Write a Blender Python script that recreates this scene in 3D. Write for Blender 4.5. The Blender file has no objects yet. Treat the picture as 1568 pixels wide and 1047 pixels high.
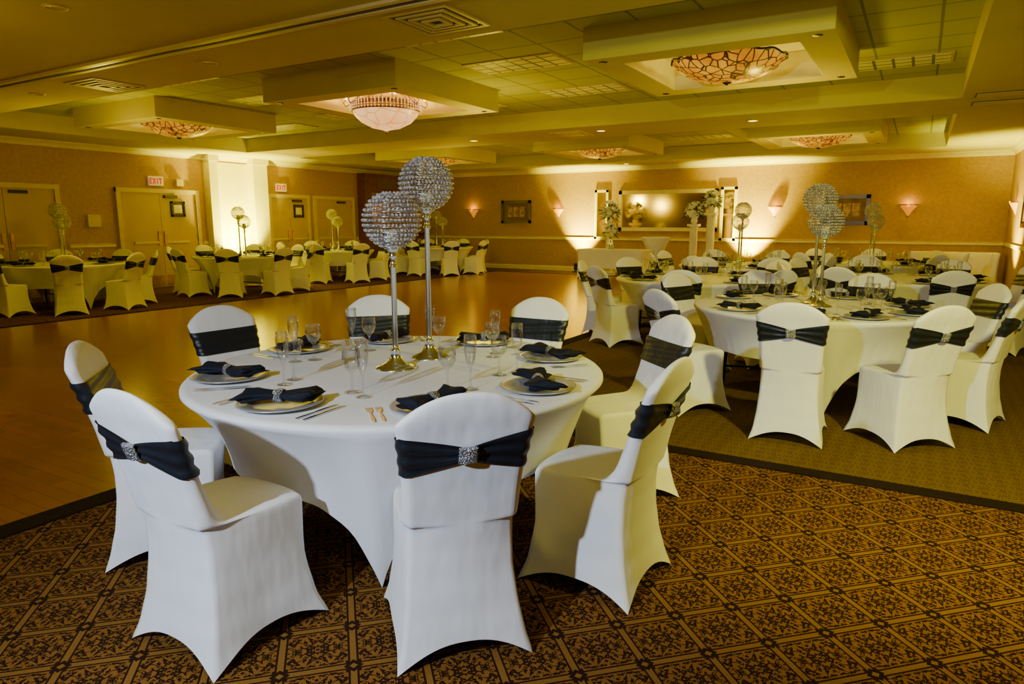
import bpy, math, random
from mathutils import Vector, Matrix
random.seed(7)
pi=math.pi
A=math.radians(30.6); CA,SA=math.cos(A),math.sin(A)
def W(X,Y): return (CA*X-SA*Y, SA*X+CA*Y)      # survey (sight-line) coords -> room coords
scene=bpy.context.scene
XL,XR,YB,YF=-14.64,1.62,18.7,-4.5
ZC,ZS=3.3,3.0

# ---------------------------------------------------------------- materials
def mk(name):
    m=bpy.data.materials.new(name); m.use_nodes=True
    nt=m.node_tree; return m,nt,nt.nodes['Principled BSDF']
def link(nt,a,b): nt.links.new(a,b)
def noise(nt,scale,detail=3,vec=None,rough=.5):
    n=nt.nodes.new('ShaderNodeTexNoise'); n.inputs['Scale'].default_value=scale; n.inputs['Detail'].default_value=detail
    n.inputs['Roughness'].default_value=rough
    if vec is None:
        tc=nt.nodes.new('ShaderNodeTexCoord'); vec=tc.outputs['Object']
    link(nt,vec,n.inputs['Vector']); return n
def ramp(nt,fac,stops,interp='LINEAR'):
    r=nt.nodes.new('ShaderNodeValToRGB'); r.color_ramp.interpolation=interp
    e=r.color_ramp.elements
    e[0].position=stops[0][0]; e[0].color=(*stops[0][1],1)
    e[1].position=stops[-1][0]; e[1].color=(*stops[-1][1],1)
    for p,c in stops[1:-1]:
        x=e.new(p); x.color=(*c,1)
    link(nt,fac,r.inputs['Fac']); return r
def math_(nt,op,a,b=None,c=None):
    n=nt.nodes.new('ShaderNodeMath'); n.operation=op
    for i,x in enumerate((a,b,c)):
        if x is None: continue
        if isinstance(x,(int,float)): n.inputs[i].default_value=x
        else: link(nt,x,n.inputs[i])
    return n.outputs[0]
def mixc(nt,f,a,b):
    n=nt.nodes.new('ShaderNodeMix'); n.data_type='RGBA'
    for i,x in ((0,f),(6,a),(7,b)):
        if isinstance(x,tuple): n.inputs[i].default_value=(*x,1)
        elif isinstance(x,(int,float)): n.inputs[i].default_value=x
        else: link(nt,x,n.inputs[i])
    return n.outputs[2]
def bump(nt,b,h,strength=.3,dist=.01):
    n=nt.nodes.new('ShaderNodeBump'); n.inputs['Strength'].default_value=strength; n.inputs['Distance'].default_value=dist
    link(nt,h,n.inputs['Height']); link(nt,n.outputs[0],b.inputs['Normal'])
def pm(name,col,rough=.5,metal=0,var=.12,nscale=8,bs=0,bd=.005,spec=None,emis=None,es=0,sheen=0,bscale=None):
    m,nt,b=mk(name)
    n=noise(nt,nscale)
    lo=tuple(max(0,c*(1-var)) for c in col); hi=tuple(min(1,c*(1+var)) for c in col)
    r=ramp(nt,n.outputs['Fac'],[(.3,lo),(.7,hi)])
    link(nt,r.outputs[0],b.inputs['Base Color'])
    b.inputs['Roughness'].default_value=rough; b.inputs['Metallic'].default_value=metal
    if spec is not None: b.inputs['Specular IOR Level'].default_value=spec
    if sheen: b.inputs['Sheen Weight'].default_value=sheen
    if emis: b.inputs['Emission Color'].default_value=(*emis,1); b.inputs['Emission Strength'].default_value=es
    if bs:
        n2=noise(nt,bscale or nscale*3); bump(nt,b,n2.outputs['Fac'],bs,bd)
    return m

def cloth(name,col,rough=.75,fold=.25,sheen=.0,spec=.3):
    m,nt,b=mk(name)
    tc=nt.nodes.new('ShaderNodeTexCoord'); mp=nt.nodes.new('ShaderNodeMapping')
    mp.inputs['Scale'].default_value=(1,1,.35); link(nt,tc.outputs['Object'],mp.inputs['Vector'])
    n=noise(nt,9,2,mp.outputs[0]); n2=noise(nt,2.2,1,tc.outputs['Object'])
    r=ramp(nt,n2.outputs['Fac'],[(.3,tuple(c*.95 for c in col)),(.7,col)])
    link(nt,r.outputs[0],b.inputs['Base Color']); b.inputs['Roughness'].default_value=rough
    b.inputs['Specular IOR Level'].default_value=spec
    bump(nt,b,n.outputs['Fac'],fold,.02); return m
M={}
M['cover']=cloth('white_spandex',(.79,.785,.77),fold=.45)
M['tcover']=cloth('tablecloth_spandex',(.77,.765,.77),fold=.16)
M['sash']=cloth('black_sash_satin',(.010,.013,.018),rough=.40,fold=.6,spec=.4)
M['napkin']=cloth('black_napkin',(.006,.008,.016),rough=.75,fold=.7,spec=.2)
M['silver']=pm('polished_silver',(.78,.84,.95),.16,1,.05)
M['charger']=pm('silver_charger',(.50,.51,.52),.30,.6,.08,30)
M['brass']=pm('aged_brass',(.42,.25,.10),.35,1,.2)
M['crown']=pm('trim_cream',(.72,.63,.24),.45,0,.04)
m,nt,b=mk('rhinestone'); v=nt.nodes.new('ShaderNodeTexVoronoi'); v.inputs['Scale'].default_value=180
tc=nt.nodes.new('ShaderNodeTexCoord'); link(nt,tc.outputs['Object'],v.inputs['Vector'])
r=ramp(nt,v.outputs['Distance'],[(.0,(.9,.93,1)),(.6,(.22,.23,.26))]); link(nt,r.outputs[0],b.inputs['Base Color'])
b.inputs['Metallic'].default_value=.6; b.inputs['Roughness'].default_value=.2; bump(nt,b,v.outputs['Distance'],.9,.01); M['rhine']=m
m,nt,b=mk('crystal_bead'); nt.nodes.remove(b)
out=nt.nodes['Material Output']; gl=nt.nodes.new('ShaderNodeBsdfGlossy'); gl.inputs['Roughness'].default_value=.12
n=noise(nt,90,1); rr=ramp(nt,n.outputs['Fac'],[(.42,(.30,.31,.36)),(.58,(1,1,1))]); link(nt,rr.outputs[0],gl.inputs['Color'])
df=nt.nodes.new('ShaderNodeBsdfTransparent'); df.inputs['Color'].default_value=(.9,.9,.95,1)
dd=nt.nodes.new('ShaderNodeBsdfDiffuse'); rr2=ramp(nt,n.outputs['Fac'],[(.40,(.25,.25,.30)),(.60,(.95,.93,.95))]); link(nt,rr2.outputs[0],dd.inputs['Color'])
a1=nt.nodes.new('ShaderNodeMixShader'); a1.inputs[0].default_value=.7; link(nt,df.outputs[0],a1.inputs[1]); link(nt,dd.outputs[0],a1.inputs[2])
a2=nt.nodes.new('ShaderNodeMixShader'); a2.inputs[0].default_value=.5; link(nt,a1.outputs[0],a2.inputs[1]); link(nt,gl.outputs[0],a2.inputs[2])
link(nt,a2.outputs[0],out.inputs['Surface']); M['bead']=m
m,nt,b=mk('clear_glass'); nt.nodes.remove(b); out=nt.nodes['Material Output']
tr=nt.nodes.new('ShaderNodeBsdfTransparent'); tr.inputs['Color'].default_value=(.96,.97,.98,1)
gl=nt.nodes.new('ShaderNodeBsdfGlossy'); gl.inputs['Roughness'].default_value=.05
lw=nt.nodes.new('ShaderNodeLayerWeight'); lw.inputs['Blend'].default_value=.3
n=noise(nt,4,1); f=math_(nt,'MULTIPLY_ADD',n.outputs['Fac'],.08,lw.outputs['Facing']); f=math_(nt,'MULTIPLY',f,.8)
mx=nt.nodes.new('ShaderNodeMixShader'); link(nt,f,mx.inputs[0]); link(nt,tr.outputs[0],mx.inputs[1]); link(nt,gl.outputs[0],mx.inputs[2])
link(nt,mx.outputs[0],out.inputs['Surface']); M['glass']=m

def wallmat(name,c1,c2):
    m,nt,b=mk(name); tc=nt.nodes.new('ShaderNodeTexCoord')
    n=noise(nt,14,5,tc.outputs['Object'],.65); r=ramp(nt,n.outputs['Fac'],[(.35,c1),(.65,c2)])
    link(nt,r.outputs[0],b.inputs['Base Color']); b.inputs['Roughness'].default_value=.6; b.inputs['Specular IOR Level'].default_value=.15
    n2=noise(nt,90,2,tc.outputs['Object']); bump(nt,b,n2.outputs['Fac'],.15,.004); return m
M['wall']=wallmat('wallpaper_ochre',(.40,.245,.010),(.48,.300,.014))
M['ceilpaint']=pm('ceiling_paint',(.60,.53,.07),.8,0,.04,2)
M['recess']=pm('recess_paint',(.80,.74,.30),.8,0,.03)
M['door']=pm('door_paint',(.48,.34,.05),.4,0,.05,3)
M['casing']=pm('casing_paint',(.62,.50,.12),.45,0,.04)
M['pil']=pm('pilaster_cream',(.80,.74,.22),.55,0,.04)
M['dark']=pm('dark_metal',(.02,.018,.015),.35,.3,.1)
M['wood_dark']=pm('dark_wood',(.06,.025,.01),.3,0,.3,12)
M['wood_brown']=pm('brown_wood',(.16,.05,.01),.35,0,.3,12)
M['border']=pm('border_carpet',(.014,.007,.004),.9,0,.2,60,.4,.004,spec=.1)
M['leaf']=pm('leaf_green',(.03,.09,.02),.5,0,.4,20)
M['petal']=pm('petal_white',(.85,.84,.72),.6,0,.08,20)
M['plaster']=pm('pedestal_white',(.82,.80,.62),.5,0,.05)
M['exitbox']=pm('exit_white',(.80,.74,.50),.5,0,.03,emis=(1,.85,.5),es=.12)
M['paperw']=pm('notice_paper',(.75,.7,.55),.5,0,.1,30)
M['exitred']=pm('exit_red',(.6,.002,.002),.5,0,.03,emis=(1,.0,.0),es=.45)
M['bulb']=pm('lamp_glow',(1,.8,.4),.5,0,.02,emis=(1,.75,.2),es=14)
M['candle']=pm('candle_bulb',(1,.8,.6),.5,0,.02,emis=(1,.6,.3),es=8)
M['sconce']=pm('sconce_glass',(.8,.30,.02),.5,0,.1,emis=(1,.34,.0),es=.6)
M['paper']=pm('paper_print',(.35,.22,.10),.5,0,.7,9)
M['mat']=pm('picture_mat',(.16,.09,.02),.6,0,.2)
m,nt,b=mk('mirror_glass'); n=noise(nt,1); r=ramp(nt,n.outputs['Fac'],[(0,(.92,.70,.16)),(1,(.95,.74,.18))]); link(nt,r.outputs[0],b.inputs['Base Color'])
b.inputs['Metallic'].default_value=1; b.inputs['Roughness'].default_value=.10; M['mirror']=m
def glowmat(name,c_dark,c_mid,c_hi,es,scale,w):
    m,nt,b=mk(name); tc=nt.nodes.new('ShaderNodeTexCoord')
    v=nt.nodes.new('ShaderNodeTexVoronoi'); v.feature='DISTANCE_TO_EDGE'; v.inputs['Scale'].default_value=scale; link(nt,tc.outputs['Object'],v.inputs['Vector'])
    n=noise(nt,3.5,3,tc.outputs['Object']); c=ramp(nt,n.outputs['Fac'],[(.3,c_mid),(.7,c_hi)])
    e=ramp(nt,v.outputs['Distance'],[(w*.4,c_dark),(w,(1,1,1))])
    mm=nt.nodes.new('ShaderNodeMix'); mm.data_type='RGBA'; mm.blend_type='MULTIPLY'; mm.inputs[0].default_value=1
    link(nt,c.outputs[0],mm.inputs[6]); link(nt,e.outputs[0],mm.inputs[7])
    link(nt,mm.outputs[2],b.inputs['Emission Color']); b.inputs['Emission Strength'].default_value=es
    b.inputs['Base Color'].default_value=(.10,.035,.005,1)
    b.inputs['Roughness'].default_value=.3; return m
M['mosaic']=glowmat('mosaic_shade',(.02,.006,.0),(.55,.15,.0),(1,.46,.01),.95,11,.09)
M['alab']=glowmat('alabaster_shade',(.8,.65,.5),(1,.40,.09),(1,.60,.24),1.6,5,.06)
M['fringe']=pm('crystal_fringe',(.95,.75,.6),.1,.2,.2,50,emis=(1,.56,.26),es=.8)
m,nt,b=mk('ceiling_tile'); tc=nt.nodes.new('ShaderNodeTexCoord'); sp=nt.nodes.new('ShaderNodeSeparateXYZ'); link(nt,tc.outputs['Object'],sp.inputs[0])
fx=math_(nt,'ABSOLUTE',math_(nt,'SUBTRACT',math_(nt,'FRACT',math_(nt,'DIVIDE',sp.outputs[0],.61)),.5))
fy=math_(nt,'ABSOLUTE',math_(nt,'SUBTRACT',math_(nt,'FRACT',math_(nt,'DIVIDE',sp.outputs[1],.61)),.5))
g=math_(nt,'GREATER_THAN',math_(nt,'MAXIMUM',fx,fy),.478)
n=noise(nt,120,3,tc.outputs['Object']); c=ramp(nt,n.outputs['Fac'],[(.3,(.37,.40,.06)),(.6,(.52,.53,.09))])
link(nt,mixc(nt,g,c.outputs[0],(.24,.25,.04)),b.inputs['Base Color']); b.inputs['Roughness'].default_value=.85
bump(nt,b,math_(nt,'SUBTRACT',1,g),.4,.01); M['tile']=m
m,nt,b=mk('troffer_louvre'); tc=nt.nodes.new('ShaderNodeTexCoord'); sp=nt.nodes.new('ShaderNodeSeparateXYZ'); link(nt,tc.outputs['Object'],sp.inputs[0])
fx=math_(nt,'ABSOLUTE',math_(nt,'SUBTRACT',math_(nt,'FRACT',math_(nt,'DIVIDE',sp.outputs[0],.2)),.5))
fy=math_(nt,'ABSOLUTE',math_(nt,'SUBTRACT',math_(nt,'FRACT',math_(nt,'DIVIDE',sp.outputs[1],.19)),.5))
g=math_(nt,'GREATER_THAN',math_(nt,'MAXIMUM',fx,fy),.42)
link(nt,mixc(nt,g,(.85,.88,.60),(.14,.14,.04)),b.inputs['Base Color']); b.inputs['Roughness'].default_value=.4; M['louvre']=m
def carpet(name,cell,base,dark,line,rot=45,lw=.448):
    m,nt,b=mk(name); tc=nt.nodes.new('ShaderNodeTexCoord'); mp=nt.nodes.new('ShaderNodeMapping')
    mp.inputs['Rotation'].default_value=(0,0,math.radians(rot)); mp.inputs['Scale'].default_value=(1/cell,1/cell,0)
    link(nt,tc.outputs['Object'],mp.inputs['Vector'])
    sp=nt.nodes.new('ShaderNodeSeparateXYZ'); link(nt,mp.outputs[0],sp.inputs[0])
    ax=math_(nt,'ABSOLUTE',math_(nt,'SUBTRACT',math_(nt,'FRACT',sp.outputs[0]),.5))
    ay=math_(nt,'ABSOLUTE',math_(nt,'SUBTRACT',math_(nt,'FRACT',sp.outputs[1]),.5))
    mxv=math_(nt,'MAXIMUM',ax,ay)
    cb=nt.nodes.new('ShaderNodeCombineXYZ'); link(nt,ax,cb.inputs[0]); link(nt,ay,cb.inputs[1])
    n=nt.nodes.new('ShaderNodeTexNoise'); n.inputs['Scale'].default_value=11; n.inputs['Detail'].default_value=1.0; n.inputs['Distortion'].default_value=1.6
    link(nt,cb.outputs[0],n.inputs['Vector'])
    orn=ramp(nt,n.outputs['Fac'],[(.0,(0,0,0)),(.455,(0,0,0)),(.48,(1,1,1)),(1,(1,1,1))]).outputs[0]
    fine=noise(nt,260,2,tc.outputs['Object']).outputs['Fac']
    c1=mixc(nt,orn,dark,base)
    gl=math_(nt,'GREATER_THAN',mxv,lw-.03); c2=mixc(nt,gl,c1,dark)
    gl=math_(nt,'GREATER_THAN',mxv,lw); c2=mixc(nt,gl,c2,line)
    kn=math_(nt,'GREATER_THAN',math_(nt,'ADD',ax,ay),.86); c3=mixc(nt,kn,c2,dark)
    kn2=math_(nt,'GREATER_THAN',math_(nt,'ADD',ax,ay),.94); c3=mixc(nt,kn2,c3,line)
    mm=nt.nodes.new('ShaderNodeMix'); mm.data_type='RGBA'; mm.blend_type='MULTIPLY'; mm.inputs[0].default_value=.8
    fr=ramp(nt,fine,[(.25,(.45,.45,.45)),(.7,(1.0,1.0,1.0))])
    link(nt,c3,mm.inputs[6]); link(nt,fr.outputs[0],mm.inputs[7]); link(nt,mm.outputs[2],b.inputs['Base Color'])
    b.inputs['Roughness'].default_value=.95; b.inputs['Specular IOR Level'].default_value=.08
    bump(nt,b,fine,.6,.006); return m
M['carpetA']=carpet('carpet_lattice',.235,(.24,.100,.016),(.024,.009,.003),(.25,.115,.020),lw=.455)
M['carpetB']=carpet('carpet_small_figure',.12,(.22,.125,.012),(.08,.046,.006),(.20,.12,.012),45)
m,nt,b=mk('dance_parquet'); tc=nt.nodes.new('ShaderNodeTexCoord'); br=nt.nodes.new('ShaderNodeTexBrick'); link(nt,tc.outputs['Object'],br.inputs['Vector'])
br.inputs['Scale'].default_value=1; br.inputs['Brick Width'].default_value=.9; br.inputs['Row Height'].default_value=.09; br.inputs['Mortar Size'].default_value=.0015
br.inputs['Color1'].default_value=(.36,.125,.006,1); br.inputs['Color2'].default_value=(.29,.095,.005,1); br.inputs['Mortar'].default_value=(.15,.05,.004,1)
n=noise(nt,2,4,tc.outputs['Object']); mm=nt.nodes.new('ShaderNodeMix'); mm.data_type='RGBA'; mm.blend_type='MULTIPLY'; mm.inputs[0].default_value=.6
r=ramp(nt,n.outputs['Fac'],[(.3,(.6,.6,.6)),(.7,(1,1,1))]); link(nt,br.outputs['Color'],mm.inputs[6]); link(nt,r.outputs[0],mm.inputs[7]); link(nt,mm.outputs[2],b.inputs['Base Color'])
b.inputs['Roughness'].default_value=.20; b.inputs['Specular IOR Level'].default_value=.5
n2=noise(nt,6,2,tc.outputs['Object']); bump(nt,b,n2.outputs['Fac'],.05,.01); M['dance']=m

# ---------------------------------------------------------------- mesh builder
class MB:
    def __init__(s): s.v=[];s.f=[];s.m=[];s.s=[];s.mats=[]
    def mi(s,k):
        if k not in s.mats: s.mats.append(k)
        return s.mats.index(k)
    def add(s,vs,fs,mat,smooth=True,mx=None):
        o=len(s.v); i=s.mi(mat)
        for p in vs:
            p=Vector(p)
            s.v.append(mx@p if mx is not None else p)
        for f in fs: s.f.append([a+o for a in f]); s.m.append(i); s.s.append(smooth)
    def box(s,c,d,mat,rz=0,mx=None):
        x,y,z=d[0]/2,d[1]/2,d[2]/2; R=Matrix.Translation(c)@Matrix.Rotation(rz,4,'Z')
        if mx is not None: R=mx@R
        vs=[(a*x,b*y,e*z) for a in(-1,1) for b in(-1,1) for e in(-1,1)]
        s.add(vs,[(0,1,3,2),(4,6,7,5),(0,4,5,1),(2,3,7,6),(0,2,6,4),(1,5,7,3)],mat,False,R)
    def b2(s,lo,hi,mat): s.box([(a+b)/2 for a,b in zip(lo,hi)],[b-a for a,b in zip(lo,hi)],mat)
    def loft(s,rings,mat,closed=True,cap=(False,False),smooth=True,mx=None):
        n=len(rings[0]); vs=[p for r in rings for p in r]; fs=[]
        for k in range(len(rings)-1):
            for i in range(n if closed else n-1):
                j=(i+1)%n; fs.append((k*n+i,k*n+j,(k+1)*n+j,(k+1)*n+i))
        if cap[0]: fs.append(tuple(reversed(range(n))))
        if cap[1]: fs.append(tuple((len(rings)-1)*n+i for i in range(n)))
        s.add(vs,fs,mat,smooth,mx)
    def lathe(s,prof,mat,c=(0,0,0),seg=24,cap=(False,False),mx=None,smooth=True):
        R=[[(c[0]+max(r,1e-4)*math.cos(2*pi*i/seg),c[1]+max(r,1e-4)*math.sin(2*pi*i/seg),c[2]+z) for i in range(seg)] for r,z in prof]
        s.loft(R,mat,True,cap,smooth,mx)
    def tube(s,pts,r,mat,seg=8,mx=None):
        R=[]; 
        for k,p in enumerate(pts):
            p=Vector(p); a=Vector(pts[max(0,k-1)]); b=Vector(pts[min(len(pts)-1,k+1)]); t=(b-a).normalized()
            u=t.orthogonal().normalized() if k==0 else (pu-t*pu.dot(t)).normalized()
            pu=u; w=t.cross(u); rr=r[k] if isinstance(r,(list,tuple)) else r
            R.append([tuple(p+u*rr*math.cos(2*pi*i/seg)+w*rr*math.sin(2*pi*i/seg)) for i in range(seg)])
        s.loft(R,mat,True,(True,True),True,mx)
    def ico(s,c,r,mat,sc=(1,1,1)):
        t=(1+5**.5)/2; l=(1+t*t)**.5
        P=[(-1,t,0),(1,t,0),(-1,-t,0),(1,-t,0),(0,-1,t),(0,1,t),(0,-1,-t),(0,1,-t),(t,0,-1),(t,0,1),(-t,0,-1),(-t,0,1)]
        F=[(0,11,5),(0,5,1),(0,1,7),(0,7,10),(0,10,11),(1,5,9),(5,11,4),(11,10,2),(10,7,6),(7,1,8),(3,9,4),(3,4,2),(3,2,6),(3,6,8),(3,8,9),(4,9,5),(2,4,11),(6,2,10),(8,6,7),(9,8,1)]
        s.add([(c[0]+a*r/l*sc[0],c[1]+b*r/l*sc[1],c[2]+e*r/l*sc[2]) for a,b,e in P],F,mat,False)
    def prism(s,poly,z0,z1,mat,mx=None):
        n=len(poly); vs=[(x,y,z0) for x,y in poly]+[(x,y,z1) for x,y in poly]
        fs=[tuple(reversed(range(n))),tuple(range(n,2*n))]+[(i,(i+1)%n,n+(i+1)%n,n+i) for i in range(n)]
        s.add(vs,fs,mat,False,mx)
    def mesh(s,name):
        me=bpy.data.meshes.new(name); me.from_pydata([tuple(p) for p in s.v],[],s.f); 
        for k in s.mats: me.materials.append(M[k])
        me.polygons.foreach_set('material_index',s.m); me.polygons.foreach_set('use_smooth',s.s); me.update()
        return me
    def obj(s,name,loc=(0,0,0),rz=0): return place(name,s.mesh(name+'_mesh'),loc,rz)
def place(name,me,loc=(0,0,0),rz=0,parent=None,rot=None):
    o=bpy.data.objects.new(name,me); scene.collection.objects.link(o); o.location=loc
    o.rotation_euler=rot if rot else (0,0,rz)
    if parent: o.parent=parent
    return o
def itp(x,pts):
    if x<=pts[0][0]: return pts[0][1]
    for (a,b),(c,d) in zip(pts,pts[1:]):
        if x<=c:
            t=(x-a)/(c-a); t=t*t*(3-2*t)*.25+t*.75; return b+(d-b)*t
    return pts[-1][1]
def sq(n,k=.3):
    out=[]
    for i in range(n):
        t=(i/n)*4; s=int(t); u=(t-s)*2-1
        a,b=[(u,-1),(1,u),(-u,1),(-1,-u)][s]
        X=a*(1-k)+k*a*math.sqrt(1-b*b/2); Y=b*(1-k)+k*b*math.sqrt(1-a*a/2)
        out.append((X,Y,abs(a*b)))
    return out

# ---------------------------------------------------------------- chair
Wd=[(0,.525),(.08,.475),(.20,.43),(.32,.405),(.44,.395),(.52,.388),(.62,.390),(.74,.408),(.83,.432),(.90,.442),(.96,.432)]
Yr=[(0,-.025),(.08,.004),(.18,.028),(.30,.042),(.40,.043),(.50,.031),(.60,.010),(.70,-.016),(.80,-.048),(.90,-.081),(.97,-.104)]
Yf=[(0,.535),(.10,.495),(.25,.47),(.455,.48)]
Yb=[(.48,.125),(.56,.097),(.66,.060),(.76,.024),(.86,-.014),(.95,-.05)]
def chair_mesh():
    mb=MB(); S=sq(96,.42); R=[]
    for k in range(17):
        v=k/16; ring=[]
        for X,Y,c in S:
            hem=.075*(1-c**2.4)
            z=hem+(.452-hem)*v; pull=1-.11*(1-c*c)*max(0,1-z/.42)
            w=itp(z,Wd); a=itp(z,Yr); b=itp(z,Yf); yc=(a+b)/2; d=(b-a)/2
            px=w/2*X*(pull if abs(X)>abs(Y) else 1); py=yc+d*Y*(pull if abs(Y)>=abs(X) else 1)
            px+=.004*math.sin(17*py+9*z)*max(0,1-z/.45)
            ring.append((px,py,z))
        R.append(ring)
    for z,w,b in [(.468,.394,.474),(.478,.390,.455),(.484,.389,.40),(.487,.389,.30),(.490,.389,.20),(.496,.389,.150),(.508,.388,.130),(.53,.388,.112)]:
        a=itp(z,Yr); R.append([(w/2*X,(a+b)/2+(b-a)/2*Y,z) for X,Y,c in S])
    for z in (.56,.60,.64,.68,.72,.76,.80,.82):
        w=itp(z,Wd);a=itp(z,Yr);b=itp(z,Yb); R.append([(w/2*X,(a+b)/2+(b-a)/2*Y,z) for X,Y,c in S])
    for v in (.15,.35,.55,.72,.85,.93,.98,1):
        ring=[]
        for X,Y,c in S:
            zt=.862+.090*(1-abs(X)**2.4); z=.82+(zt-.82)*v
            w=itp(.82+.1*v,Wd); a=itp(z,Yr); b=itp(z,Yb); th=math.sqrt(max(0,1-v**5)); 
            ring.append((w/2*X*(1-.03*v**6),(a+b)/2+(b-a)/2*Y*th,z))
        R.append(ring)
    mb.loft(R,'cover')
    R=[]; nv=13
    for k in range(nv):
        v=k/(nv-1)*2-1; ring=[]
        for X,Y,c in sq(96,.42):
            rear=Y<-.55
            hh=.066 if not rear else .021+.050*min(1,abs(X))**.75
            z=.748+v*hh; w=itp(z,Wd)+.012; a=itp(z,Yr)-.006; b=itp(z,Yb)+.006
            fold=.0045*math.sin(v*8+X*2.5)*(1 if abs(v)<.99 else .3)
            ring.append(((w/2+fold*.5)*X,(a+b)/2+((b-a)/2+fold)*Y-(0.006*(1-abs(X))**2 if rear else 0),z))
        R.append(ring)
    mb.loft(R,'sash')
    R=[]
    for zz,e in ((-.028,.0),(-.025,.006),(0,.007),(.025,.006),(.028,0)):
        z=.748+zz; y0=itp(z,Yr)-.012
        R.append([(.030*math.cos(t),y0-.004-e+(.006+e)*(-math.sin(t)) ,z) for t in [2*pi*i/20 for i in range(20)]])
    mb.loft(R,'rhine',cap=(True,True),smooth=False)
    return mb.mesh('banquet_chair_mesh')
CH=chair_mesh()
def chair(X,Y,tx,ty,da=0):
    x,y=W(X,Y); a,b=W(tx,ty); rz=math.atan2(b-y,a-x)-pi/2
    place('banquet_chair',CH,(x,y,0),rz+da)

# ---------------------------------------------------------------- table
def table_mesh():
    mb=MB(); N=200; R=[]
    for r,z in ((.001,.752),(.3,.752),(.6,.752),(.85,.752),(.945,.752),(.966,.749),(.975,.740),(.976,.728)):
        R.append([(r*math.cos(2*pi*i/N),r*math.sin(2*pi*i/N),z) for i in range(N)])
    for k in range(1,19):
        v=k/18; ring=[]
        for i in range(N):
            t=2*pi*i/N; m=((t/(pi/2))%1)*2-1; am=abs(m)
            hz=.39*(1-am**5); hr=.72+.07*(1-am**3)
            r=.976+(hr-.976)*(v**.9)-.035*math.sin(pi*v)*(.4+.6*(1-am**4))+.005*math.sin(44*t+2*math.sin(5*t))*v*(.15+am**2)
            z=.728+(hz-.728)*v
            ring.append((r*math.cos(t),r*math.sin(t),z))
        R.append(ring)
    mb.loft(R,'tcover')
    for i in range(4):
        t=i*pi/2
        mb.tube([(.70*math.cos(t),.70*math.sin(t),0.002),(.66*math.cos(t),.66*math.sin(t),.74)],.014,'dark')
    mb.tube([(.68,0,.2),(-.68,0,.2)],.01,'dark')
    return mb.mesh('round_table_mesh')
TB=table_mesh()
def plate_mesh(mb=None,c=(0,0,0)):
    mb=mb or MB()
    mb.lathe([(.0,.004),(.095,.004),(.105,.007),(.118,.014),(.150,.018),(.163,.017),(.165,.015),(.16,.012),(.11,.002),(.09,0),(0,0)],'charger',c,48); return mb
def napkin(mb,c,rz):
    mx=Matrix.Translation(c)@Matrix.Rotation(rz,4,'Z'); R=[]
    for k in range(25):
        u=k/24*2-1; a=abs(u); hw=.020+.062*a**.9; hz=.017+.010*a
        if a>.93: hw*=.93; hz*=.5
        ring=[]
        for i in range(28):
            t=2*pi*i/28; rf=1+.22*a*math.cos(5*t+2*u)
            ring.append((.135*u+.012*math.cos(3*t)*a,hw*math.cos(t)*rf+.03*u*a,.026+hz*math.sin(t)*rf*(1 if math.sin(t)>0 else .7)))
        R.append(ring)
    mb.loft(R,'napkin',cap=(True,True),mx=mx)
    mb.lathe([(.021,-.018),(.026,-.018),(.028,0),(.026,.018),(.021,.018),(.021,-.018)],'rhine',seg=20,mx=mx@Matrix.Translation((0,0,.026))@Matrix.Rotation(pi/2,4,'Y'))
def fork(mb,mx):
    h=[(-.004,0),(-.006,.03),(-.003,.11),(-.004,.125),(-.011,.14),(-.012,.155)]
    tin=[(-.012,.195),(-.009,.195),(-.009,.16),(-.005,.16),(-.005,.195),(-.002,.195),(-.002,.16),(.002,.16),(.002,.195),(.005,.195),(.005,.16),(.009,.16),(.009,.195),(.012,.195)]
    mb.prism(list(reversed(h+tin+[(-x,y) for x,y in reversed(h)])),.001,.0035,'silver',mx)
def knife(mb,mx):
    mb.prism([(.005,0),(.007,.04),(.005,.10),(.006,.11),(.006,.21),(.0,.225),(-.008,.20),(-.009,.12),(-.005,.10),(-.007,.04),(-.005,0)],.001,.0035,'silver',mx)
def goblet(mb,c=(0,0,0),seg=24):
    mb.lathe([(.0,.003),(.034,.002),(.035,.004),(.012,.010),(.005,.02),(.0045,.075),(.010,.088),(.028,.105),(.038,.13),(.0385,.15),(.035,.175),(.0335,.185),(.033,.185),(.0345,.172),(.037,.15),(.036,.13),(.026,.108),(.0,.096)],'glass',c,seg)
def flute(mb,c=(0,0,0),seg=24):
    mb.lathe([(.0,.003),(.031,.002),(.032,.004),(.010,.010),(.0045,.02),(.004,.085),(.008,.10),(.019,.125),(.026,.165),(.027,.20),(.025,.235),(.0245,.235),(.0258,.20),(.0245,.165),(.017,.128),(.0,.108)],'glass',c,seg)
PL=plate_mesh().mesh('charger_mesh')
mb=MB(); napkin(mb,(0,0,0),0); NP=mb.mesh('napkin_mesh')
mb=MB(); fork(mb,None); FK=mb.mesh('fork_mesh')
mb=MB(); knife(mb,None); KN=mb.mesh('knife_mesh')
mb=MB(); goblet(mb); GB=mb.mesh('goblet_mesh')
mb=MB(); flute(mb); FL=mb.mesh('flute_mesh')
mb=plate_mesh(MB()); napkin(mb,(0,0,.012),.5); goblet(mb,(.10,.25,0),14); flute(mb,(.18,.20,0),14)
for dx in(-.20,-.235): fork(mb,Matrix.Translation((dx,-.1,0)))
for dx in(.20,.235): knife(mb,Matrix.Translation((dx,-.1,0)))
SET=mb.mesh('place_setting_mesh')

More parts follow.
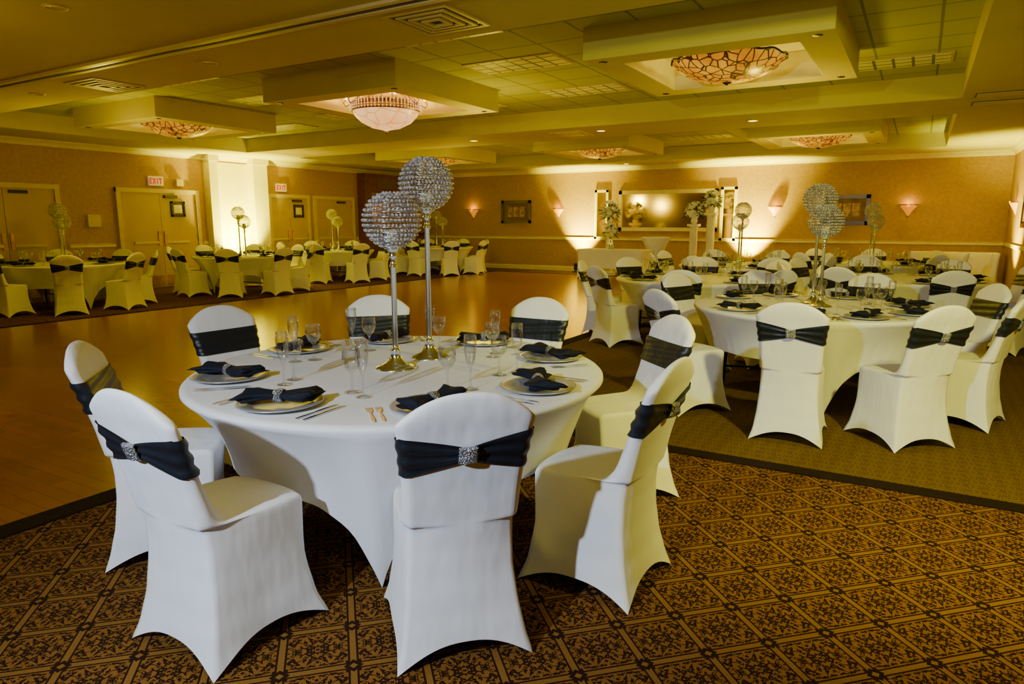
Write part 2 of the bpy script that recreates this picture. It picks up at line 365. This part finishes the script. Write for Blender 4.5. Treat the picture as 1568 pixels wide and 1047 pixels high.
def globe_stand_mesh(H):
    mb=MB(); R=.134; zc=H-R; zb=zc-R*.93
    mb.lathe([(0,0),(.098,0),(.100,.006),(.092,.012),(.072,.018),(.045,.032),(.028,.055),(.020,.08),(.024,.088),(.024,.094),(.016,.10),(.013,.12),(.013,zb-.10),(.018,zb-.095),(.018,zb-.085),(.013,zb-.08),(.013,zb-.05),(.020,zb-.045),(.022,zb-.038),(.016,zb-.03),(.030,zb-.012),(.050,zb+.005),(.052,zb+.010),(.03,zb+.005),(0,zb)],'silver',seg=32)
    mb.lathe([(0,zb+.01),(.03,zb+.01),(.03,zb+.08),(0,zb+.08)],'plaster',seg=16)
    rows=15
    for k in range(rows):
        ph=-1.28+2.56*k/(rows-1); rr=R*math.cos(ph); z=zc+R*.96*math.sin(ph)
        n=max(8,int(2*pi*rr/.0180))
        for i in range(n):
            t=2*pi*(i+.5*(k%2))/n; mb.ico((rr*math.cos(t),rr*math.sin(t),z),.0080,'bead')
        mb.tube([(rr*.97*math.cos(2*pi*i/24),rr*.97*math.sin(2*pi*i/24),z-.009) for i in range(25)],.0016,'silver',4)
    return mb.mesh('crystal_globe_candelabra_mesh')
GT=globe_stand_mesh(1.02); GS=globe_stand_mesh(.84)

def round_table(X,Y,chairs,dist=1.4,feet=0,detail=False,globes=True,ga=None,rot=0):
    x,y=W(X,Y); place('round_banquet_table',TB,(x,y,0),feet)
    zt=.753
    for a in chairs:
        a,d,da=a if isinstance(a,tuple) else (a,dist,0)
        ar=math.radians(a)
        chair(X+d*math.cos(ar),Y+d*math.sin(ar),X,Y,math.radians(da))
        ra=ar+A; rz=ra+pi/2
        ux,uy=math.cos(ra),math.sin(ra); px,py=x+ux*.775,y+uy*.775
        if detail:
            place('charger_plate',PL,(px,py,zt),0)
            place('folded_napkin',NP,(px,py,zt+.012),rz+random.uniform(.2,.9))
            def loc(dx,dy):
                c,s=math.cos(rz),math.sin(rz); return (px+dx*c-dy*s,py+dx*s+dy*c,zt)
            place('wine_goblet',GB,loc(.12,.28)); place('champagne_flute',FL,loc(.21,.24))
            for dx in(-.20,-.235): place('dinner_fork',FK,loc(dx,-.12),rz)
            for dx in(.20,.235): place('table_knife',KN,loc(dx,-.12),rz)
        else:
            place('place_setting',SET,(px,py,zt),rz)
    if globes:
        (dx1,dy1),(dx2,dy2)=ga or ((.08,.18),(-.08,-.1))
        p=W(X+dx1,Y+dy1); place('crystal_globe_candelabra',GT,(*p,zt))
        p=W(X+dx2,Y+dy2); place('crystal_globe_candelabra',GS,(*p,zt))

FX,FY=-.54,3.25
round_table(FX,FY,[(-72,1.27,-2),(-117.5,1.33,-4),(-163,1.30,0),(145,1.45,0),(105,1.47,0),(61,1.46,0),(17,1.44,0),(-33,1.32,0)],feet=math.radians(32),detail=True,ga=((.11,.25),(-.02,-.02)))
round_table(2.55,5.75,[(-118,1.60,0),(-86,1.56,8),(-48,1.40,0),(-5,1.4,0),(45,1.4,0),(88,1.4,0),(128,1.4,0),(202,1.5,0)],detail=True,ga=((.06,.15),(.02,-.08)),feet=.3)
round_table(4.9,8.6,[-100+45*i for i in range(8)],1.4,globes=False)
round_table(2.3,8.65,[-110+45*i for i in range(8)],1.4,globes=False)
round_table(3.75,11.3,[-90+45*i for i in range(8)],1.4,ga=((.05,.12),(-.06,-.1)))
round_table(6.2,11.9,[-75+45*i for i in range(8)],1.35,ga=((.05,.12),(0.0,-.1)))
def inv(rx,ry): return (CA*rx+SA*ry,-SA*rx+CA*ry)
for rx,ry,o in((-12.6,6.2,-100),(-12.3,9.6,-80),(-12.8,12.8,-95),(-11.9,16.0,-70)):
    X,Y=inv(rx,ry); round_table(X,Y,[o+45*i for i in range(8)],1.38,ga=((-.08,.12),(.12,-.1)))

# ---------------------------------------------------------------- room shell
def slab(name,lo,hi,mat):
    mb=MB(); mb.b2(lo,hi,mat); return mb.obj(name)
slab('floor',(XL-.2,YF-.2,-.1),(XR+.2,4.17,0),'carpetA')
slab('floor',(XL-.2,4.17,-.1),(XR+.2,YB+.2,0),'carpetB')
slab('dance_floor',(-10.8,-1.5,0),(-3.7,17.3,.006),'dance')
mb=MB(); mb.b2((-3.7,-1.6,0),(-3.55,17.45,.007),'border'); mb.b2((-10.95,-1.6,0),(-10.8,17.45,.007),'border')
mb.b2((-10.8,17.3,0),(-3.7,17.45,.007),'border'); mb.b2((-3.55,4.11,0),(XR,4.23,.007),'border'); mb.obj('trim_1')
slab('floor_runner',(-14.5,-1.5,0),(-10.96,17.45,.003),'carpetA')
slab('wall_left',(XL-.2,YF-.2,0),(XL,YB+.2,3.4),'wall')
slab('wall_right',(XR,YF-.2,0),(XR+.2,YB+.2,3.4),'wall')
slab('wall_back',(XL,YB,0),(XR,YB+.2,3.4),'wall')
slab('wall_front',(XL,YF-.2,0),(XR,YF,3.4),'wall')
slab('ceiling',(XL-.2,YF-.2,ZC),(XR+.2,YB+.2,ZC+.1),'tile')
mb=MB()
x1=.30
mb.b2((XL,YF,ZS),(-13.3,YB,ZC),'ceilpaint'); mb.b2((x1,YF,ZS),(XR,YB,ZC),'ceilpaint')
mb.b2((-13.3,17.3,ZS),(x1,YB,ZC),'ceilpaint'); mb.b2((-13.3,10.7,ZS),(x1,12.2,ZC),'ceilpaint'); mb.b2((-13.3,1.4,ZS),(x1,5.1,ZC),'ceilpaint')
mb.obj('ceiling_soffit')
mb=MB(); mb.b2((XL+.1,4.0,2.975),(XR,4.05,ZS),'crown'); mb.b2((XL+.1,4.05,2.985),(XR,4.13,ZS),'dark'); mb.b2((XL+.1,4.13,2.975),(XR,4.18,ZS),'crown'); mb.obj('trim_2')
prof=[(0,0),(.015,0),(.03,.03),(.05,.06),(.09,.09),(.11,.118),(0,.118)]
def run(name,p,q,nrm,profile,z0,mat='crown'):
    mb=MB(); R=[]
    for e in(p,q): R.append([(e[0]+nrm[0]*(d+.001),e[1]+nrm[1]*(d+.001),z0+h) for d,h in profile])
    mb.loft(R,mat,True,(True,True),False); return mb.obj(name)
rail=[(0,0),(.02,0),(.03,.02),(.022,.05),(.032,.075),(0,.08)]
base=[(0,0),(.02,0),(.02,.11),(.01,.13),(0,.135)]
e=.12
run('trim_20',(XL,YF+e),(XL,YB-e),(1,0),prof,2.88); run('trim_21',(XR,YF+e),(XR,YB-e),(-1,0),prof,2.88); run('trim_22',(XL+.01,YB),(XR-.01,YB),(0,-1),prof,2.88)
e=.03
run('trim_3',(XL+e,YB),(XR-e,YB),(0,-1),rail,.93); run('trim_4',(XR,YF+e),(XR,YB-e),(-1,0),rail,.93)
for i,(a,b) in enumerate(((YF+e,5.2),(7.36,8.28),(10.36,10.48),(15.5,15.6))):
    run('trim_%d'%(5+i),(XL,a),(XL,b),(1,0),rail,.93); run('baseboard_left',(XL,a),(XL,b),(1,0),base,0)
run('baseboard_back',(XL+e,YB),(XR-e,YB),(0,-1),base,0); run('baseboard_right',(XR,YF+e),(XR,YB-e),(-1,0),base,0)
def door(n,a,b,lit=True):
    mb=MB(); H=2.08; x=XL+.001; c=.09
    mb.b2((x,a,0),(x+.06,a+c,H+c),'casing'); mb.b2((x,b-c,0),(x+.06,b,H+c),'casing'); mb.b2((x,a,H),(x+.065,b,H+c),'casing')
    mid=(a+b)/2
    mb.b2((x,a+c,.012),(x+.03,mid-.004,H),'door'); mb.b2((x,mid+.004,.012),(x+.03,b-c,H),'door')
    for s in(-1,1):
        y0=mid+s*.10
        mb.b2((x+.03,min(y0,y0+s*.55),.98),(x+.055,max(y0,y0+s*.55),1.03),'casing')
        mb.b2((x+.03,min(mid+s*.04,mid+s*.10),.93),(x+.05,max(mid+s*.04,mid+s*.10),1.25),'brass')
        mb.b2((x+.03,min(mid+s*.03,mid+s*(mid-a-.12)),.03),(x+.034,max(mid+s*.03,mid+s*(mid-a-.12)),.27),'brass')
        for z in(.3,1.05,1.85): mb.b2((x+.03,mid+s*(mid-a-c)-.012,z),(x+.045,mid+s*(mid-a-c)+.012,z+.1),'brass')
    mb.b2((x+.03,mid+.1,H-.10),(x+.09,mid+.4,H-.04),'dark')
    mb.obj('door_%d'%n)
door(1,5.3,7.26); door(2,8.36,10.3); door(3,12.3,13.7); door(4,13.85,15.45)
def frame_x(name,x,sgn,yc,zc,w,h,th=.05,matf='dark',inner='paper'):
    mb=MB(); d=.03*sgn
    for (ya,yb,za,zb) in((yc-w/2,yc+w/2,zc-h/2,zc-h/2+th),(yc-w/2,yc+w/2,zc+h/2-th,zc+h/2),(yc-w/2,yc-w/2+th,zc-h/2,zc+h/2),(yc+w/2-th,yc+w/2,zc-h/2,zc+h/2)):
        mb.b2((min(x,x+d),ya,za),(max(x,x+d),yb,zb),matf)
    mb.b2((min(x,x+d*.4),yc-w/2+.01,zc-h/2+.01),(max(x,x+d*.4),yc+w/2-.01,zc+h/2-.01),'mat')
    mb.b2((min(x,x+d*.5),yc-w*.3,zc-h*.27),(max(x,x+d*.5),yc+w*.3,zc+h*.27),inner)
    return mb.obj(name)
frame_x('notice_frame',XL+.033,1,9.75,1.74,.34,.34,.04,'dark','paperw'); frame_x('notice_frame',XL+.033,1,13.3,1.74,.34,.34,.04,'dark','paperw')
def exit_sign(yc):
    mb=MB(); x=XL+.001; mb.b2((x,yc-.17,2.24),(x+.05,yc+.17,2.44),'exitbox')
    def Lt(y0,strokes):
        for (a,b,c,d) in strokes:
            mb.b2((x+.05,y0+a,2.275+b),(x+.054,y0+c,2.275+d),'exitred')
    w=.055
    Lt(yc-.15,[(0,0,.022,.13),(0,0,w,.028),(0,.051,w*.85,.079),(0,.102,w,.13)])
    for s in(-1,1):
        mx=Matrix.Translation((x+.052,yc-.045,2.34))@Matrix.Rotation(s*.42,4,'X'); mb.box((0,0,0),(.004,.022,.135),'exitred',mx=mx)
    Lt(yc+.02,[(.0,0,.022,.13)])
    Lt(yc+.07,[(.02,0,.044,.13),(-.005,.102,.069,.13)])
    mb.obj('exit_sign')
exit_sign(9.28); exit_sign(12.75)
mb=MB(); mb.b2((XL+.001,7.75,1.35),(XL+.05,8.0,1.6),'casing'); mb.obj('thermostat_box')
mb=MB(); mb.b2((XL+.001,9.75,2.25),(XL+.08,9.92,2.4),'casing'); mb.obj('wall_speaker')
for a,b in((10.5,10.72),(11.74,12.17)):
    mb=MB(); mb.b2((XL,a,0),(XL+.22,b,ZS),'pil'); mb.b2((XL,a-.02,0),(XL+.24,b+.02,.14),'crown'); mb.b2((XL,a-.03,2.86),(XL+.26,b+.03,ZS),'crown'); mb.obj('wall_pilaster')
mb=MB(); mb.b2((XL,10.72,.14),(XL+.03,11.74,2.86),'pil'); mb.obj('wall_panel')
X0=XL+.002
mb=MB(); mb.b2((X0,15.65,0),(XL+.3,15.95,ZS-.12),'wood_brown'); mb.b2((X0,15.95,2.35),(XL+.3,18.5,2.88),'wood_brown'); mb.b2((X0,15.95,0),(XL+.25,18.5,1.05),'wood_brown'); mb.b2((X0,15.95,1.05),(XL+.32,18.5,1.1),'wood_dark')
mb.b2((X0,16.1,1.2),(XL+.03,18.4,2.25),'mirror'); mb.b2((XL+.3,16.2,2.45),(XL+.32,18.2,2.78),'mat'); mb.obj('bar_counter')
def frame_y(name,xc,zc,w,h,th=.09,matf='wood_dark',inner='paper'):
    mb=MB(); y=YB-.001
    for (xa,xb,za,zb,d) in((xc-w/2,xc+w/2,zc-h/2,zc-h/2+th,.045),(xc-w/2,xc+w/2,zc+h/2-th,zc+h/2,.045),(xc-w/2,xc-w/2+th,zc-h/2,zc+h/2,.045),(xc+w/2-th,xc+w/2,zc-h/2,zc+h/2,.045)):
        mb.b2((xa,y-d,za),(xb,y,zb),matf)
    mb.b2((xc-w/2+.01,y-.015,zc-h/2+.01),(xc+w/2-.01,y,zc+h/2-.01),'mat' if inner!='mirror' else 'mirror')
    if inner!='mirror':
        for k in(-1,0,1): mb.b2((xc+k*w*.2-w*.085,y-.02,zc-h*.22),(xc+k*w*.2+w*.085,y-.015,zc+h*.22),inner)
    return mb.obj(name)
frame_y('framed_picture',-10.9,1.76,1.06,.70); frame_y('framed_picture',-1.6,1.74,1.0,.72)
frame_y('wall_mirror',-6.1,1.76,2.8,1.12,.1,'crown','mirror')
for xc in(-8.03,-4.42): frame_y('wall_panel_frame',xc,1.66,.42,1.4,.07,'pil','mirror')
frame_x('framed_picture',XR-.001,-1,15.6,1.72,.9,.75,.08,'wood_dark')
def L(name,typ,loc,en,col,size=.1,target=None,spot=None,blend=.5):
    d=bpy.data.lights.new(name,typ); d.energy=en; d.color=col
    if typ=='AREA': d.shape='DISK'; d.size=size
    else: d.shadow_soft_size=size
    if typ=='SPOT': d.spot_size=math.radians(spot); d.spot_blend=blend
    o=bpy.data.objects.new(name,d); scene.collection.objects.link(o); o.location=loc
    if target is not None:
        o.rotation_euler=(Vector(target)-Vector(loc)).to_track_quat('-Z','Y').to_euler()
    return o
def sconce(x,y,nx,ny):
    mb=MB(); t=math.atan2(ny,nx)
    mx=Matrix.Rotation(t,4,'Z')
    R=[]
    for z,r in ((-.17,.012),(-.15,.03),(-.08,.07),(0,.13),(.05,.17),(.075,.175)):
        R.append([(r*.72*math.sin(pi*i/14),-r*math.cos(pi*i/14),z) for i in range(15)])
    mb.loft(R,'sconce',False,mx=mx)
    R2=[[(p[0]*1.03,p[1]*1.03,p[2]) for p in R[-1]],[(p[0]*1.05,p[1]*1.05,p[2]+.025) for p in R[-1]]]; mb.loft(R2,'brass',False,mx=mx)
    mb.ico((0,0,-.19),.02,'brass'); mb.box((.01,0,-.05),(.02,.05,.2),'brass',mx=mx)
    mb.obj('wall_sconce',(x,y,1.76))
    L('sconce_light','POINT',(x+nx*.13,y+ny*.13,1.86),5,(1,.55,.03),.03)
for xx in(-12.5,-9.44,-3.26,-.30): sconce(xx,YB,0,-1)
sconce(XR,17.3,-1,0)
def uplight(x,y,tx,ty,en,col=(1,.72,.14),spot=75,tz=1.9):
    mb=MB(); mx=Matrix.Translation((0,0,.16))@Matrix.Rotation(math.atan2(ty-y,tx-x),4,'Z')@Matrix.Rotation(.22,4,'Y')
    mb.lathe([(0,-.10),(.05,-.10),(.075,-.06),(.08,.08),(.085,.085),(.07,.08),(.065,.04),(0,.035)],'dark',seg=20,mx=mx)
    mb.lathe([(0,.045),(.062,.045)],'bulb',seg=20,mx=mx)
    mb.box((0,0,.01),(.2,.2,.02),'dark'); mb.box((0,.09,.08),(.03,.008,.15),'dark'); mb.box((0,-.09,.08),(.03,.008,.15),'dark')
    mb.obj('par_uplight',(x,y,0))
    L('uplight_beam','SPOT',(x,y,.27),en,col,.05,(tx,ty,tz),spot,1)
Yc=(1,.90,.03)
uplight(XL+.6,11.22,XL+.05,11.22,3000,Yc,90)
uplight(-8.6,YB-.45,-8.6,YB-.02,3000,Yc,75,1.5)
uplight(-3.85,YB-.45,-3.85,YB-.02,3600,Yc,78,1.5)
uplight(.95,16.2,XR-.1,16.5,1500,Yc,95)
uplight(-13.6,2.5,XL+.1,2.5,700,Yc,85)
# ---------------------------------------------------------------- coffers
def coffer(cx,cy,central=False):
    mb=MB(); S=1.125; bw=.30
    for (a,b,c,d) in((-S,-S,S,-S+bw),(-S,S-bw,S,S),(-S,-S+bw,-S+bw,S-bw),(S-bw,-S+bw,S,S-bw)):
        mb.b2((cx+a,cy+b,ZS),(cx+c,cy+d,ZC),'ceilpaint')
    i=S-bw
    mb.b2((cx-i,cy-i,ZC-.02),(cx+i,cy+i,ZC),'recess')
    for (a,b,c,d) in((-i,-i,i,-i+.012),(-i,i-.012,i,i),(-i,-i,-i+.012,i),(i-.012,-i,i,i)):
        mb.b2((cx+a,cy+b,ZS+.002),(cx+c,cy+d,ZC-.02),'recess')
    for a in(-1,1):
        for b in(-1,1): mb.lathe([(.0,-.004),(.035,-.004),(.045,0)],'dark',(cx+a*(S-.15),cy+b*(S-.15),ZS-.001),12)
    mb.obj('ceiling_coffer')
    mb=MB()
    if central:
        mb.lathe([(.0,-.02),(.02,-.015),(.06,0),(.20,.03),(.34,.10),(.43,.19),(.455,.25)],'alab',(0,0,2.70),48)
        mb.lathe([(.0,-.05),(.015,-.045),(.025,-.03),(.012,-.015)],'brass',(0,0,2.70),12)
        mb.lathe([(.45,.235),(.475,.24),(.475,.27),(.46,.275),(.46,.33),(.475,.335),(.475,.36),(.45,.36)],'brass',(0,0,2.70),48)
        for i in range(60):
            t=2*pi*i/60
            for z in(.255,.29,.32,.345): mb.ico((.482*math.cos(t),.482*math.sin(t),2.70+z),.011,'fringe',(1,1,1.3))
        for i in range(10):
            t=2*pi*i/10; c,s=math.cos(t),math.sin(t)
            mb.tube([(.06*c,.06*s,3.20),(.2*c,.2*s,3.23),(.36*c,.36*s,3.14),(.47*c,.47*s,3.05)],.009,'brass',6)
            mb.tube([(.47*c,.47*s,3.04),(.54*c,.54*s,3.00),(.57*c,.57*s,3.05),(.53*c,.53*s,3.09)],.008,'brass',6)
            mb.lathe([(0,0),(.014,0),(.016,.03),(.008,.06),(0,.075)],'candle',(.53*c,.53*s,3.09),10)
        mb.lathe([(.02,3.05),(.02,3.2),(.07,3.22),(.09,3.279),(0,3.279)],'brass',seg=20)
        mb.obj('alabaster_chandelier',(cx,cy,0))
        L('chandelier_light','POINT',(cx,cy,3.02),55,(1,.56,.22),.06)
    else:
        R=[]
        for r,z in((0.0,0),(.12,.004),(.26,.025),(.38,.065),(.48,.12),(.545,.18),(.565,.21)):
            R.append([(r*math.cos(2*pi*i/64),r*math.sin(2*pi*i/64),2.88+z+(.012*math.cos(12*2*pi*i/64) if r>.54 else 0)) for i in range(64)])
        mb.loft(R,'mosaic')
        mb.tube([(.568*math.cos(2*pi*i/64),.568*math.sin(2*pi*i/64),3.092+.012*math.cos(12*2*pi*i/64)) for i in range(65)],.012,'dark',6)
        mb.lathe([(0,-.03),(.02,-.02),(.05,0),(0,.01)],'dark',(0,0,2.875),16)
        mb.tube([(0,0,3.279),(0,0,2.9)],.012,'dark')
        mb.obj('mosaic_bowl_chandelier',(cx,cy,0))
        L('chandelier_light','POINT',(cx,cy,3.13),14,(1,.78,.14),.06)
for cx in(-11.1,-6.48,-1.87):
    for cy in(7.55,14.9): coffer(cx,cy,cx==-6.48 and cy==7.55)
mb=MB(); mb.b2((-.6,-.3,-.012),(.6,.3,0),'casing'); mb.b2((-.57,-.27,-.014),(.57,.27,-.012),'louvre'); TRO=mb.mesh('troffer_mesh')
for x,y in((-4.3,5.8),(-4.3,7.4),(-4.3,9.3),(-6.4,5.75),(-8.6,5.8),(-8.8,7.5),(-8.8,9.3),(-.45,9.6),(-4.3,13.4),(-4.3,15.6),(-.4,12.9),(-6.5,9.6),(-11,9.8),(-8.8,13.4)):
    place('ceiling_troffer',TRO,(x,y,ZC))
mb=MB()
for k in range(4):
    o=.30-.07*k; i=o-.03
    for (a,b,c,d) in((-o,-o,o,-i),(-o,i,o,o),(-o,-i,-i,i),(i,-i,o,i)): mb.b2((a,b,-.012-.004*k),(c,d,0),'casing')
mb.b2((-.29,-.29,-.003),(.29,.29,0),'dark'); VN=mb.mesh('vent_mesh')
for x,y in((-3.4,4.6),(-8.2,4.7),(-10.6,3.0),(-5.5,11.4),(-12,4.8)): place('ceiling_vent',VN,(x,y,ZS))
mb=MB()
for k in range(6): mb.b2((-.4,-.14+.05*k,-.012),(.4,-.12+.05*k,0),'casing')
mb.b2((-.42,-.17,-.006),(.42,.16,0),'dark'); VN2=mb.mesh('slot_vent_mesh')
place('ceiling_vent',VN2,(.85,10.6,ZS)); place('ceiling_vent',VN2,(.85,11.3,ZS))
mb=MB(); mb.lathe([(.0,-.002),(.06,-.002),(.07,-.008),(.085,-.006),(.088,0)],'casing',seg=24); CANO=mb.mesh('can_mesh')
mb=MB(); mb.lathe([(.07,-.008),(.085,-.006),(.088,0)],'casing',seg=24); mb.lathe([(0,-.004),(.07,-.004)],'bulb',seg=24); CANL=mb.mesh('can_lit_mesh')
for x,y in((-5.6,2.9),(-6.2,4.6),(-9.5,4.6),(-2,2.5)): place('recessed_downlight',CANO,(x,y,ZS))
for x,y in((-2.4,11.4),(-4.9,11.3),(-7.6,11.4),(-3.6,17.9),(-7,17.9)):
    place('recessed_downlight',CANL,(x,y,ZS))
    L('downlight','SPOT',(x,y,ZS-.03),35,(1,.78,.15),.04,(x,y,0),100,.6)

# ---------------------------------------------------------------- back-of-room furniture
def rect_table(name,cx,cy,w,d,H,arch,rz=0):
    mb=MB(); S=sq(120,.12); R=[]
    for s,z in((.001,H+.002),(.5,H+.002),(.97,H+.002),(.995,H-.002),(1,H-.012)): R.append([(w/2*X*s,d/2*Y*s,z) for X,Y,c in S])
    for k in range(1,15):
        v=k/14; ring=[]
        for X,Y,c in S:
            hz=arch*(1-c**2.5); z=(H-.012)+(hz-(H-.012))*v; p=1-.05*math.sin(pi*min(1,v*1.0))*(1)-.04*(1-c)*v
            ring.append((w/2*X*(p if abs(X)>abs(Y) else 1-.02*math.sin(pi*v)),d/2*Y*p,z))
        R.append(ring)
    mb.loft(R,'tcover'); 
    for a in(-1,1):
        for b in(-1,1): mb.tube([(a*(w/2-.06),b*(d/2-.06),.003),(a*(w/2-.1),b*(d/2-.08),H-.02)],.014,'dark')
    return mb.obj(name,(cx,cy,0),rz)
rect_table('gift_table',-6.75,16.6,1.85,.76,.76,.28)
rect_table('buffet_table',.65,17.9,1.7,.75,.80,.0)
mb=MB(); mb.lathe([(0,1.06),(.38,1.06),(.39,1.05),(.38,1.03),(.28,.85),(.19,.62),(.17,.5),(.20,.32),(.28,.12),(.33,.0)],'tcover',seg=40); mb.obj('cocktail_table',(-5.95,17.45,0))
def flowers(mb,cz,r,n):
    for i in range(n):
        u=random.uniform(-.35,1); t=random.uniform(0,2*pi); q=math.sqrt(1-u*u*.9)*r*random.uniform(.7,1.05)
        c=Vector((q*math.cos(t),q*math.sin(t),cz+u*r*1.15)); d=Vector((math.cos(t)*.8,math.sin(t)*.8,u+.3)).normalized()
        mx=Matrix.Translation(c)@d.to_track_quat('Z','Y').to_matrix().to_4x4()
        for ly,(pr,lift,np_) in enumerate(((.062,.012,6),(.042,.03,5))):
            for k in range(np_):
                a=2*pi*k/np_+ly; b=.6
                P=[(0,0,0)]+[(pr*rr*math.cos(a+dd),pr*rr*math.sin(a+dd),lift*rr*rr*1.2) for rr,dd in((.6,-b),(1,-.3),(1.05,.3),(.6,b))]
                mb.add(P,[(0,1,2),(0,2,3),(0,3,4)],'petal',True,mx)
        mb.ico(c+d*.012,.012,'petal')
    for i in range(n):
        t=random.uniform(0,2*pi); el=random.uniform(-.7,1.1); l=random.uniform(.06,.14)+r
        d=Vector((math.cos(t)*math.cos(el),math.sin(t)*math.cos(el),math.sin(el)))
        s=d.cross(Vector((0,0,1))).normalized()*.022; o=Vector((0,0,cz))
        P=[o+d*(r*.5),o+d*(l*.75)+s,o+d*l+Vector((0,0,-.03)),o+d*(l*.75)-s]
        mb.add(P,[(0,1,2,3)],'leaf',True)
def pedestal(x,y,H,bouq=.2):
    mb=MB(); R=[]
    mb.box((0,0,.04),(.30,.30,.08),'plaster'); mb.box((0,0,H-.03),(.28,.28,.06),'plaster')
    for z in(.08,.12,.16,H-.16,H-.10,H-.06):
        f=.12 if z in(.08,H-.06) else .10
        R.append([((f-(.006 if i%2 else 0)*(1 if f==.10 else 0))*math.cos(2*pi*i/40),(f-(.006 if i%2 else 0)*(1 if f==.10 else 0))*math.sin(2*pi*i/40),z) for i in range(40)])
    mb.loft(R,'plaster'); 
    mb.lathe([(0,H),(.06,H),(.09,H+.08),(.07,H+.14),(.08,H+.16)],'plaster',seg=20)
    flowers(mb,H+.28,bouq,60); mb.obj('floral_pedestal',(x,y,0))
pedestal(-7.36,17.7,1.42,.26); pedestal(-5.05,17.75,1.40,.22); pedestal(-4.62,17.75,1.68,.22)
mb=MB(); mb.lathe([(0,0),(.07,0),(.10,.08),(.06,.2),(.05,.3),(.07,.34)],'silver',seg=20); flowers(mb,.45,.15,26); mb.obj('flower_vase',(-6.9,16.7,.764))

# ---------------------------------------------------------------- lighting
def P3(X,Y,z): a,b=W(X,Y); return (a,b,z)
L('assumed_spot','SPOT',P3(-1.9,-.3,2.2),660,(.62,.76,1),.05,P3(-.2,3.2,.6),84,.9)  # assumed cool key light behind-left of camera, placed to suit the shadows; no fixture
L('assumed_spot','SPOT',P3(2.2,1.1,2.8),820,(1,.95,.16),.10,P3(2.3,4.7,.4),100,.9)  # assumed yellow-green spot, added to brighten right-hand chairs and carpet; unseen, no fixture
for x,y,e_ in((-6.5,1.2,50),(-10.5,6,52),(-5.4,8.5,54),(-9,13,54),(-2,14,54),(-1.5,8.5,42),(-12.5,11,40),(-1.2,.5,36)):
    L('bounce_fill','POINT',(x,y,2.2),e_,(1,.75,.04),.12)  # added warm fill points in mid-air, standing in for room bounce; no fixtures
w=bpy.data.worlds.new('World'); scene.world=w; w.use_nodes=True; w.node_tree.nodes['Background'].inputs[0].default_value=(.5,.45,.3,1); w.node_tree.nodes['Background'].inputs[1].default_value=.05
# ---------------------------------------------------------------- camera
cam=bpy.data.cameras.new('Camera'); co=bpy.data.objects.new('Camera',cam); scene.collection.objects.link(co)
cam.lens=24; cam.sensor_width=36; cam.clip_end=100; co.location=(0,0,1.45); co.rotation_euler=(math.radians(90-9.96),0,A); scene.camera=co
